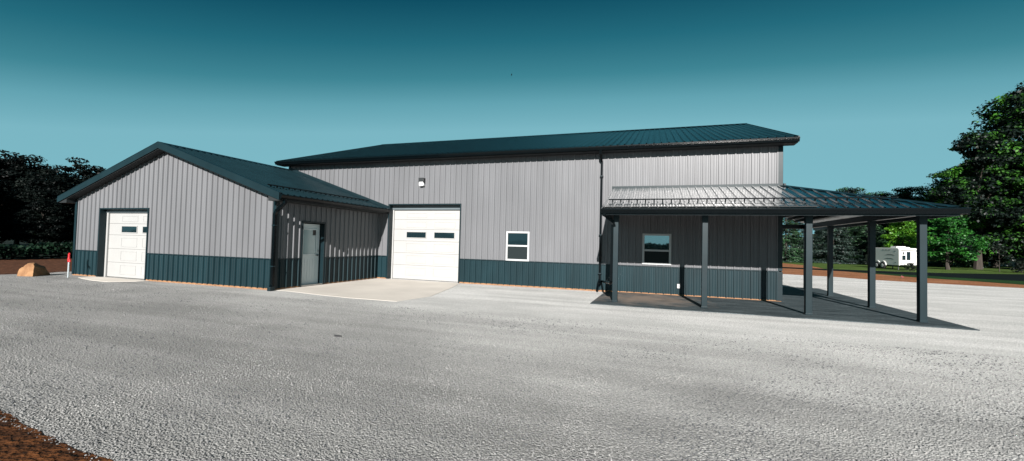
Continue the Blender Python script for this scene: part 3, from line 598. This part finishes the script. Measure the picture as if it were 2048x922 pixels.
# ---- camper trailer
def camper():
    T = empty('camper_trailer', (17.6, 33.4, 0), math.atan2(.98, -.2) - math.pi / 2, label='small white travel trailer with roof air conditioner parked on the grass before the trees', cat='camper trailer')
    # local frame: x to the right along the end face, y away along the long side; near right... corner at origin
    L, W, z0, z1 = 3.6, 1.85, .38, 1.98
    # long side is x=0 (faces left), end face is y=0 (faces the yard)
    sec = [(0, 0, z0), (0, .06, z0 + .0), (0, .0, z1 - .12), (0, .10, z1), (0, L - .45, z1), (0, L, z1 - .3), (0, L, z0 + .25), (0, L - .35, z0)]
    sec = [(0, .02, z0), (0, 0, z0 + .1), (0, 0, z1 - .14), (0, .12, z1 - .02), (0, .3, z1), (0, L - .55, z1), (0, L - .1, z1 - .22), (0, L, z1 - .5), (0, L, z0 + .3), (0, L - .3, z0)]
    MB().prism(sec, (0, 0, 0), (W, 0, 0)).build('body', M['camper'], T, bevel=.03)
    MB().box(.5, 1.3, 1.0, 1.75, z1 - .02, z1 + .16).build('air_conditioner', M['camper'], T, bevel=.03)
    MB().lathe([(0, 0), (.2, 0), (.2, .06), (.12, .1), (0, .1)], (1.0, .45, z1 - .01), 14).build('roof_vent', M['camper'], T)
    for y, z in ((1.0, 1.28), (1.1, .92)):
        MB().prism([(0, y - .5, z), (0, y - .1, z + .10), (0, y + .35, z + .10), (0, y + .75, z), (0, y + .3, z + .05), (0, y - .1, z + .05)], (-.008, 0, 0), (.01, 0, 0)).build('side_stripe', M['camgrey'], T)
    for y in (1.95, 2.7):
        w_ = MB(); w_.lathe([(0, -.10), (.30, -.10), (.31, -.06), (.31, .06), (.30, .10), (0, .10)], (-.0, y, .31), 22, 'x')
        wo = w_.build('wheel', M['tyre'], T)
        MB().lathe([(0, -.12), (.15, -.115), (.17, -.10), (.17, -.09)], (-.0, y, .31), 16, 'x').build('rim', M['vinyl'], wo)
        aa = [(0, y + .42 * math.cos(a), .34 + .42 * math.sin(a)) for a in np.linspace(0, math.pi, 12)]
        ab = [(0, y + .33 * math.cos(a), .34 + .33 * math.sin(a)) for a in np.linspace(math.pi, 0, 12)]
        MB().prism(aa + ab, (-.06, 0, 0), (.0, 0, 0)).build('wheel_arch', M['camper'], T)
    for y, zz in ((.35, .62), (.4, 1.66), (1.1, 1.76), (1.5, 1.76), (1.9, 1.76)):
        MB().box(-.012, .01, y, y + .16, zz, zz + .05).build('marker_light', M['camgrey'], T)
    # end face
    ends = [(.28, .50, .92, 1.28), (.65, .90, .92, 1.62)]
    for a, b, c_, d_ in ends:
        fo = MB().box(a - .035, b + .035, -.02, .01, c_ - .035, d_ + .035).build('window', M['camgrey'], T)
        MB().box(a, b, -.028, -.018, c_, d_).build('pane', M['pane'], fo)
    MB().box(1.18, 1.62, -.015, .01, .55, 1.66).box(1.22, 1.58, -.022, -.01, .60, 1.60).build('door', M['camper'], T, bevel=.01)
    MB().box(1.16, 1.18, -.02, .005, .53, 1.68).box(1.62, 1.64, -.02, .005, .53, 1.68).box(1.18, 1.62, -.02, .005, 1.66, 1.68).build('door_seal', M['camgrey'], T)
    MB().box(.15, 1.7, -.06, -.0, 1.74, 1.79).build('awning_rail', M['camgrey'], T)
    MB().box(.3, .42, -.02, .01, 1.38, 1.62).build('vent_grille', M['camgrey'], T)
    MB().box(.1, 1.75, -.09, -.01, .40, .46).build('bumper', M['camgrey'], T)
    for x in (.12, 1.66): MB().box(x, x + .08, -.02, .01, .52, .62).build('tail_light', M['red'], T)
    for (x, y) in ((.15, .3), (1.7, .3), (.15, 3.2), (1.7, 3.2)): MB().box(x - .03, x + .03, y - .03, y + .03, -.02, z0).build('jack', M['camgrey'], T)
    MB().tube([(W / 2, L - .3, .36), (W / 2, L + .9, .36)], .08).build('hitch', M['black'], T)
    return T
camper()

# ---------------------------------------------------------------- vegetation
def quadmesh(name, C, N, S, m, asp=1.0, seed=0):
    """many small leaf quads: centres C, normals N, sizes S"""
    rng = np.random.default_rng(seed); n = len(C)
    N = N / np.maximum(1e-6, np.linalg.norm(N, axis=1))[:, None]
    r = rng.normal(size=(n, 3)); a = np.cross(N, r); a /= np.linalg.norm(a, axis=1)[:, None]; b = np.cross(N, a)
    a = a * S[:, None] * .5; b = b * S[:, None] * .5 * asp
    jit = lambda: 1 + rng.uniform(-.3, .3, (n, 1))
    V = np.stack([C - a * jit(), C - b * jit() + N * S[:, None] * .12, C + a * jit(), C + b * jit() - N * S[:, None] * .08], 1).reshape(-1, 3)
    me = bpy.data.meshes.new(name); me.vertices.add(4 * n); me.vertices.foreach_set('co', V.astype(np.float32).ravel())
    me.loops.add(4 * n); me.loops.foreach_set('vertex_index', np.arange(4 * n, dtype=np.int32))
    me.polygons.add(n); me.polygons.foreach_set('loop_start', np.arange(0, 4 * n, 4, dtype=np.int32))
    me.polygons.foreach_set('loop_total', np.full(n, 4, dtype=np.int32)); me.materials.append(m); me.update(); me.validate()
    return me

def crown_points(seed, h, w, nclump, nleaf, leaf, base=.25, lobes=7, cl=.13):
    rng = np.random.default_rng(seed)
    # lobes: big masses placed round the upper trunk
    LB = []
    for i in range(lobes):
        t = (i + .5) / lobes; z = h * (base + (1 - base) * (t * .80 + .08)); prof = math.sin(math.pi * min(1, (.22 + t * .70))) ** .8
        a = i * 2.4 + rng.uniform(-.5, .5); rr = w * .5 * prof * rng.uniform(.35, .62)
        LB.append(((rr * math.cos(a), rr * math.sin(a), z), w * .5 * rng.uniform(.36, .55) * (prof * .7 + .3)))
    LB.append(((0, 0, h * .86), w * .22))
    wts = np.array([l[1] ** 2 for l in LB]); wts /= wts.sum()
    pts = []; nor = []
    for k in range(nclump):
        i = rng.choice(len(LB), p=wts); c, r = LB[i]
        d = rng.normal(size=3); d /= np.linalg.norm(d); rad = r * rng.uniform(.62, 1.1)
        cc = np.array(c) + d * rad * np.array([1, 1, .78]); cr = w * cl * rng.uniform(.5, 1.15)
        q_ = rng.normal(size=(nleaf, 3)); q_ /= np.linalg.norm(q_, axis=1)[:, None]
        rr = cr * rng.uniform(.35, 1, (nleaf, 1)) ** .6
        P = cc + q_ * rr * np.array([1, 1, .42]); pts.append(P); nor.append(q_ * .5 + np.array([0, 0, .8]) + rng.normal(size=(nleaf, 3)) * .45)
    P = np.concatenate(pts); Nn = np.concatenate(nor); k = P[:, 2] > h * base * .75
    P = P[k]; Nn = Nn[k]; P[:, 2] = np.minimum(P[:, 2], h * 1.02)
    return P, Nn, leaf * rng.uniform(.6, 1.3, len(P)), LB

def trunk_mesh(name, h, r, LB, seed, base):
    rnd = random.Random(seed); mb = MB()
    def limb(p0, p1, r0, r1, n=5):
        p0 = Vector(p0); p1 = Vector(p1); k = 7; rings = []
        for i in range(n + 1):
            t = i / n; p = p0.lerp(p1, t) + Vector((rnd.uniform(-1, 1), rnd.uniform(-1, 1), 0)) * (r0 * .6 if 0 < i < n else 0); rr = r0 + (r1 - r0) * t
            if i == 0: rr *= 1.25
            rings.append([(p.x + rr * math.cos(2 * math.pi * j / k), p.y + rr * math.sin(2 * math.pi * j / k), p.z) for j in range(k)])
        mb.add([v for g in rings for v in g], [(i * k + j, i * k + (j + 1) % k, (i + 1) * k + (j + 1) % k, (i + 1) * k + j) for i in range(n) for j in range(k)])
    limb((0, 0, -.05), (0, 0, h * .82), r, r * .15, 8)
    for c, rr in LB:
        z = max(h * base * .8, c[2] - h * .14); limb((0, 0, z * .92), c, r * .42, r * .1, 4)
    me_o = mb.build(name, M['bark'], None); return me_o

def tree(name, seed, h, w, m, nclump, nleaf, leaf, base=.2, lobes=8, cl=.13, asp=.75, tr=.02):
    P, Nn, S, LB = crown_points(seed, h, w, nclump, nleaf, leaf, base, lobes, cl)
    root = empty(name, (0, 0, 0))
    cr = bpy.data.objects.new('crown', quadmesh('crown', P, Nn, S, m, asp, seed)); COL.objects.link(cr); cr.parent = root
    tk = trunk_mesh('trunk', h, h * tr, LB, seed, base); tk.parent = root
    return root

def spruce(name, seed, h, w, m, tiers=30, leaf=.16):
    rng = np.random.default_rng(seed); pts = []; nor = []
    for i in range(tiers):
        t = i / tiers; z = h * (.03 + .95 * t); R_ = w * .5 * (1 - t) ** .85 * rng.uniform(.82, 1.1) + .12
        nb = max(5, int(15 * (1 - t) + 5))
        for b in range(nb):
            a = rng.uniform(0, 2 * math.pi); rl = R_ * rng.uniform(.75, 1.12); n = int(14 + rl * 22)
            s = rng.uniform(.15, 1, n) ** .6; side = rng.normal(size=n) * .10 * rl * (1.1 - s)
            x = np.cos(a) * s * rl - np.sin(a) * side; y = np.sin(a) * s * rl + np.cos(a) * side
            zz = z - s * rl * .30 + (s ** 2) * rl * .16 - np.abs(rng.normal(size=n)) * .10
            pts.append(np.stack([x, y, zz], 1)); nr = np.stack([np.cos(a) * .5 + rng.normal(size=n) * .35, np.sin(a) * .5 + rng.normal(size=n) * .35, .75 + rng.normal(size=n) * .3], 1); nor.append(nr)
    P = np.concatenate(pts); P[:, 2] = np.maximum(P[:, 2], .05); Nn = np.concatenate(nor)
    root = empty(name, (0, 0, 0))
    cr = bpy.data.objects.new('crown', quadmesh('crown', P, Nn, leaf * rng.uniform(.7, 1.5, len(P)), m, .45, seed)); COL.objects.link(cr); cr.parent = root
    tk = MB(); tk.lathe([(h * .02, -.05), (h * .015, h * .3), (.01, h * .97)], (0, 0, 0), 8); to = tk.build('trunk', M['bark']); to.parent = root
    return root

def place(root, x, y, rz, s, label, cat, group, first=False, sz=None):
    if first: r = root
    else:
        r = root.copy(); COL.objects.link(r)
        for ch in list(root.children):
            c_ = ch.copy(); COL.objects.link(c_); c_.parent = r
    r.location = (x, y, 0); r.rotation_euler = (0, 0, rz); r.scale = (s, s, sz or s)
    return tag(r, label=label, cat=cat, group=group)

# left wood
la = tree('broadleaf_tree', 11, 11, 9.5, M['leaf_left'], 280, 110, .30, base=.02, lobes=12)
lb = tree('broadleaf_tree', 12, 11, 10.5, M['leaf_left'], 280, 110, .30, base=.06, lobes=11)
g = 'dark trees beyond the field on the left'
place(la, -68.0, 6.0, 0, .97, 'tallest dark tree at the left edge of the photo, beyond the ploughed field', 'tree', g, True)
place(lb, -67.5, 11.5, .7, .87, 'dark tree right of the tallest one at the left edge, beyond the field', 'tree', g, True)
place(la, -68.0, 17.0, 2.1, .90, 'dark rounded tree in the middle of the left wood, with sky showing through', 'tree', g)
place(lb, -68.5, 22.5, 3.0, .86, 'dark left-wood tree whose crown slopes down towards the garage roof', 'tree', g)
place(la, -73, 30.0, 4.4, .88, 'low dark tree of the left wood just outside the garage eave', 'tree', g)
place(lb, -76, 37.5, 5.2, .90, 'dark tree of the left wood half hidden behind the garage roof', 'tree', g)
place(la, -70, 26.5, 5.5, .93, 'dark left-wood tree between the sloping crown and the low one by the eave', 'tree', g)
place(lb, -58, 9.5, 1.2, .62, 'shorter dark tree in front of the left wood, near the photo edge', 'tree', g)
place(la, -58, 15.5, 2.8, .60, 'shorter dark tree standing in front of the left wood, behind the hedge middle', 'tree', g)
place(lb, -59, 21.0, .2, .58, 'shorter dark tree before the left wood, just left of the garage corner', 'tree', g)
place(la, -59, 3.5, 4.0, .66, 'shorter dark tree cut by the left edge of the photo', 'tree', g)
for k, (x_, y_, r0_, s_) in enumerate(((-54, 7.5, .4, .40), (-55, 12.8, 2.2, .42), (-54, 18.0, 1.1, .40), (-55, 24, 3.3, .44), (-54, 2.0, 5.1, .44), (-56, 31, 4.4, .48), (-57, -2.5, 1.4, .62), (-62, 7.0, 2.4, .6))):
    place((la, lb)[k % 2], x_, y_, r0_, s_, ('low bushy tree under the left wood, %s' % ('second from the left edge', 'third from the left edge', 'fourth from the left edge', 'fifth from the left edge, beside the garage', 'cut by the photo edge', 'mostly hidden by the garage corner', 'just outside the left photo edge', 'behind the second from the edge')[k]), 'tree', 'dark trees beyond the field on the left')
# hedge
rng = np.random.default_rng(4); n = 26000
y = rng.uniform(-22, 26, n); hgt = .80 + .10 * np.sin(y * 1.7) + .06 * np.sin(y * 4.1 + 1)
x = -36.9 + rng.normal(size=n) * .42; z = hgt * np.sqrt(rng.uniform(0, 1, n)); P = np.stack([x, y, z], 1)
N_ = np.stack([rng.normal(size=n) * .6 + .3, rng.normal(size=n) * .6, rng.uniform(.2, 1, n)], 1)
he = empty('hedge', (-36.9, 2, 0), label='low dark green hedge running along the far side of the ploughed field', cat='hedge')
P[:, 0] += 36.9; P[:, 1] -= 2
ho = bpy.data.objects.new('foliage', quadmesh('foliage', P, N_, rng.uniform(.10, .24, n), M['hedge'], .8, 4)); COL.objects.link(ho); ho.parent = he
hs = MB()
hs.tube([(.1 * math.sin(k), -23 + k * 1.2, .12 + .06 * math.sin(k * 2.1)) for k in range(40)], .09, n=5)
so = hs.build('stems', M['bark']); so.parent = he

# spruces behind the porch
sa = spruce('spruce_tree', 21, 8.6, 6.4, M['needle']); sb = spruce('spruce_tree', 22, 8.2, 6.6, M['needle2'])
g = 'spruces seen behind the porch'
place(sb, 12.6, 49.0, 0, 1.0, 'drooping spruce behind the porch, next to the building corner', 'tree', g, True)
place(sa, 18.2, 50.5, 1.1, 1.04, 'grey-green spruce seen between the third front post and the rearmost post', 'tree', g, True)
place(sb, 22.8, 52.5, 2.0, 1.06, 'spruce seen just left of the side post hiding the end of the camper', 'tree', g)
place(sa, 15.5, 56.0, 3.0, 1.05, 'spruce in the second row, in the gap between the two nearest the corner', 'tree', g)
place(sa, 8.4, 52.0, 4.0, 1.0, 'spruce mostly hidden behind the building corner', 'tree', g)
place(sb, 31.5, 53.0, 5.0, 1.0, 'dark spruce behind the right end of the camper', 'tree', g)
place(sa, 26.5, 60.0, 5.5, 1.15, 'taller spruce in the back row behind the lime green tree', 'tree', g)
place(sb, 22.0, 60.0, 0.5, 1.1, 'spruce in the back row behind the side post hiding the camper end', 'tree', g)
# bright tree behind the camper
br = tree('maple_tree', 31, 6.2, 5.2, M['leaf_bright'], 150, 60, .20, base=.12, lobes=8)
place(br, 23.4, 45.6, 0, 1.0, 'bright lime green tree rising right behind the camper trailer', 'tree', 'green yard trees', True)
ma = tree('maple_tree', 32, 5.6, 5.0, M['leaf_green'], 120, 60, .20, base=.16, lobes=8, tr=.03)
place(ma, 24.04, 39.1, 0, 1.0, 'small fresh green tree standing alone on the lawn right of the corner post', 'tree', 'green yard trees', True)
sp_ = tree('sapling', 33, 2.6, 2.6, M['leaf_dark'], 34, 34, .13, base=.28, lobes=5, tr=.014)
place(sp_, 27.5, 38.4, 0, 1.0, 'thin dark sapling with a bare slender trunk at the right, by the road', 'sapling', 'green yard trees', True)
# big maples on the right
b1 = tree('maple_tree', 41, 19, 15, M['leaf_maple'], 760, 110, .28, base=.06, lobes=14, cl=.10)
b2 = tree('maple_tree', 42, 14, 12, M['leaf_maple'], 560, 110, .26, base=.05, lobes=12, cl=.11)
b3 = tree('maple_tree', 43, 15.4, 7.0, M['leaf_maple'], 340, 100, .25, base=.08, lobes=11, cl=.13)
g = 'large dark maples on the right'
place(b1, 35.2, 45.7, .4, 1.06, 'tallest dark maple rising at the right edge of the photo', 'tree', g, True)
place(b2, 34.0, 56.5, 0, .90, 'dark maple sloping down towards the end of the porch roof', 'tree', g, True)
place(b2, 31.5, 62.0, 2.2, .78, 'lower dark maple just above the right end of the porch roof', 'tree', g)
place(b3, 29.0, 43.9, 3.9, 1.0, 'dark maple whose narrow pointed crown stands left of the tallest maple', 'tree', g, True)
place(b2, 25.3, 65.0, 4.9, .80, 'lower left of two small tree tops just clearing the porch hip roof', 'tree', g)
place(b2, 28.4, 64.0, 5.6, .74, 'right one of two small tree tops just clearing the porch hip roof', 'tree', g)
place(b2, 38.5, 58, 1.0, 1.05, 'dark maple filling the gap behind the two front maples', 'tree', g)
place(b1, 47, 52, 2.6, .95, 'dark maple cut by the right edge, behind the tallest one', 'tree', g)
# shrubs
sh = tree('shrub', 51, 1.1, 1.6, M['leaf_dark'], 40, 40, .10, base=.02, lobes=6, cl=.16)
g = 'shrubs by the road'
place(sh, 17.0, 30.2, 0, .62, 'small dark shrub in front of the right end of the camper', 'shrub', g, True)
place(sh, 27.6, 35.9, 1, .95, 'low dark shrub beside the road at the far right', 'shrub', g)
place(sh, 29.0, 37.0, 2, 1.0, 'low dark shrub at the right photo edge, behind the one by the road', 'shrub', g)
place(sh, 20.6, 46.5, 3, 1.1, 'green shrub at the foot of the spruces, left of the camper', 'shrub', g)
# pale shed glimpsed far right
S_ = empty('shed', (46, 66, 0), -.5, label='distant pale shed glimpsed under the dark maples at far right', cat='shed')
MB().box(-3, 3, 0, 4, 0, 2.4).build('wall', M['camper'], S_)
MB().prism([(-3.3, -.4, 2.4), (-3.3, 4.4, 2.4), (-3.3, 2, 3.4)], (0, 0, 0), (6.6, 0, 0)).build('roof', M['camgrey'], S_)
MB().box(-.5, .5, -.03, .01, 0, 2.0).build('door', M['camgrey'], S_)
# far wood behind the viewer and on the horizon (what the window glass mirrors)
rng = np.random.default_rng(9); n = 26000
def wood(name, n, ang0, ang1, rad, hmax, leaf, label=None):
    a = rng.uniform(ang0, ang1, n); hh = hmax * (.65 + .2 * np.sin(a * 17) + .12 * np.sin(a * 41 + 2) + .08 * np.sin(a * 97)); z = hh * rng.uniform(0, 1, n) ** .7
    r_ = rad + rng.normal(size=n) * 4; P = np.stack([r_ * np.cos(a), r_ * np.sin(a), z], 1)
    N_ = np.stack([-np.cos(a) + rng.normal(size=n) * .4, -np.sin(a) + rng.normal(size=n) * .4, .5 + rng.normal(size=n) * .3], 1)
    o = bpy.data.objects.new(name, quadmesh(name, P, N_, leaf * rng.uniform(.6, 1.5, n), M['leaf_dark'], .8, 3)); COL.objects.link(o)
    return tag(o, kind='stuff', label=label, cat='wood')
wood('far_wood', 26000, R(185), R(355), 150, 4.2, 1.6, 'distant wood behind the viewer, mirrored in the porch window')
wood('distant_woodland', 30000, R(30), R(75), 135, 9, 1.4, 'far-off dark woodland closing the view behind the maples on the right')

# loose stones on the near gravel
def stones():
    rng = np.random.default_rng(77); n = 110000
    cam = np.array([-3.6285, -14.7042]); f = np.array([-.3166, .9486]); r = np.array([.9486, .3166])
    dep = 2.2 + 13 * rng.uniform(0, 1, n) ** 1.5; lat = rng.uniform(-1.35, 1.35, n) * dep
    P = cam + f * dep[:, None] + r * lat[:, None]
    patch = np.sin(P[:, 0] * 1.1 + 2 * np.sin(P[:, 1] * .7)) + np.sin(P[:, 1] * 1.9 + P[:, 0] * .6)
    keep = (P[:, 1] < -5.9) & ((P[:, 1] > -12.62 - .1 * (P[:, 0] + 9)) | (P[:, 0] > -6.4)) & (rng.uniform(0, 1, n) < .6 + .12 * patch)
    P = P[keep]; dep = dep[keep]; n = len(P)
    s = .0045 + .008 * rng.uniform(0, 1, n) ** 3 + .0004 * dep
    oct_ = np.array([(1, 0, 0), (0, 1, 0), (-1, 0, 0), (0, -1, 0), (0, 0, 1), (0, 0, -1)], float)
    V = oct_[None] * (s[:, None] * rng.uniform(.55, 1.25, (n, 6)))[:, :, None]; V[:, :, 2] *= .75
    a = rng.uniform(0, 6.28, n); ca_, sa_ = np.cos(a)[:, None], np.sin(a)[:, None]
    X = V[:, :, 0] * ca_ - V[:, :, 1] * sa_; Y = V[:, :, 0] * sa_ + V[:, :, 1] * ca_
    V = np.stack([X + P[:, 0:1], Y + P[:, 1:2], V[:, :, 2] + s[:, None] * .3], 2).reshape(-1, 3)
    F = np.array([(0, 1, 4), (1, 2, 4), (2, 3, 4), (3, 0, 4), (1, 0, 5), (2, 1, 5), (3, 2, 5), (0, 3, 5)])
    F = (F[None] + 6 * np.arange(n)[:, None, None]).reshape(-1).astype(np.int32); m = n * 8
    me = bpy.data.meshes.new('loose_gravel'); me.vertices.add(6 * n); me.vertices.foreach_set('co', V.astype(np.float32).ravel())
    me.loops.add(m * 3); me.loops.foreach_set('vertex_index', F); me.polygons.add(m)
    me.polygons.foreach_set('loop_start', np.arange(0, 3 * m, 3, dtype=np.int32)); me.polygons.foreach_set('loop_total', np.full(m, 3, dtype=np.int32))
    me.materials.append(M['stone']); me.update(); me.validate()
    o = bpy.data.objects.new('loose_gravel', me); COL.objects.link(o)
    tag(o, kind='stuff', label='loose grey limestone chips scattered over the near yard', cat='gravel')
M['stone'] = leafmat('limestone_chip', (0.078, 0.0819, 0.0858), (0.2886, 0.2847, 0.2769), 0, .8)
M['stone'].node_tree.nodes['Principled BSDF'].inputs['Roughness'].default_value = .9
stones()

# ---------------------------------------------------------------- light
sun_dir = Vector((.15, -1, .458)).normalized()   # towards the sun
el = math.asin(sun_dir.z); rot = math.atan2(sun_dir.x, sun_dir.y)
world = bpy.data.worlds.new('World'); sc.world = world; world.use_nodes = True
nt = world.node_tree; bg = nt.nodes['Background']
sky = nt.nodes.new('ShaderNodeTexSky'); sky.sky_type = 'NISHITA'; sky.sun_disc = False; sky.sun_elevation = el; sky.sun_rotation = rot
sky.air_density = 1.0; sky.dust_density = .6; sky.ozone_density = 1.5
sp_n = nt.nodes.new('ShaderNodeSeparateColor'); nt.links.new(sky.outputs['Color'], sp_n.inputs[0])
x_ = nt.nodes.new('ShaderNodeMath'); x_.operation = 'MULTIPLY'; x_.inputs[1].default_value = .1; nt.links.new(sp_n.outputs[1], x_.inputs[0])
rm = nt.nodes.new('ShaderNodeValToRGB'); nt.links.new(x_.outputs[0], rm.inputs['Fac'])   # grade of the Nishita sky towards teal
st = ((.14, (.001, .022, .042)), (.20, (.002, .046, .078)), (.25, (.012, .100, .140)), (.30, (.034, .160, .203)), (.35, (.085, .250, .302)), (.42, (.135, .320, .375)), (1.0, (.16, .36, .41)))
rm.color_ramp.elements[0].position = st[0][0]; rm.color_ramp.elements[0].color = (*st[0][1], 1)
rm.color_ramp.elements[1].position = 1; rm.color_ramp.elements[1].color = (*st[-1][1], 1)
for p_, c_ in st[1:-1]:
    e_ = rm.color_ramp.elements.new(p_); e_.color = (*c_, 1)
vm = nt.nodes.new('ShaderNodeVectorMath'); vm.operation = 'SCALE'; vm.inputs['Scale'].default_value = 10
nt.links.new(rm.outputs['Color'], vm.inputs[0]); nt.links.new(vm.outputs['Vector'], bg.inputs['Color'])
bg.inputs['Strength'].default_value = .0501
sl = bpy.data.lights.new('sun', 'SUN'); sl.energy = 4.2; sl.angle = R(.5); sl.color = (1, .95, .91)
so = bpy.data.objects.new('sun', sl); COL.objects.link(so); so.rotation_euler = (-sun_dir).to_track_quat('-Z', 'Y').to_euler()

# ---------------------------------------------------------------- camera
cd = bpy.data.cameras.new('camera'); co = bpy.data.objects.new('camera', cd); COL.objects.link(co); sc.camera = co
cd.sensor_width = 36; cd.lens = 36 * 852.18 / 2048; cd.clip_end = 3000; cd.clip_start = .05
yaw, pit, rol = .3222, .0287, .0249
r_ = Vector((math.cos(yaw), math.sin(yaw), 0)); f_ = Vector((-math.sin(yaw), math.cos(yaw), 0)); u_ = Vector((0, 0, 1))
f2 = f_ * math.cos(pit) + u_ * math.sin(pit); u2 = u_ * math.cos(pit) - f_ * math.sin(pit)
r3 = r_ * math.cos(rol) + u2 * math.sin(rol); u3 = u2 * math.cos(rol) - r_ * math.sin(rol)
mw = Matrix.Identity(4)
for i in range(3): mw[i][0] = r3[i]; mw[i][1] = u3[i]; mw[i][2] = -f2[i]
mw[0][3], mw[1][3], mw[2][3] = -3.6285, -14.7042, 1.5766
co.matrix_world = mw

vs = sc.view_settings; vs.view_transform = 'Standard'; vs.look = 'None'; vs.exposure = 1.55; vs.gamma = 1; vs.use_curve_mapping = False
sc.render.engine = 'CYCLES'; sc.cycles.max_bounces = 6; sc.cycles.diffuse_bounces = 1; sc.cycles.use_denoising = True
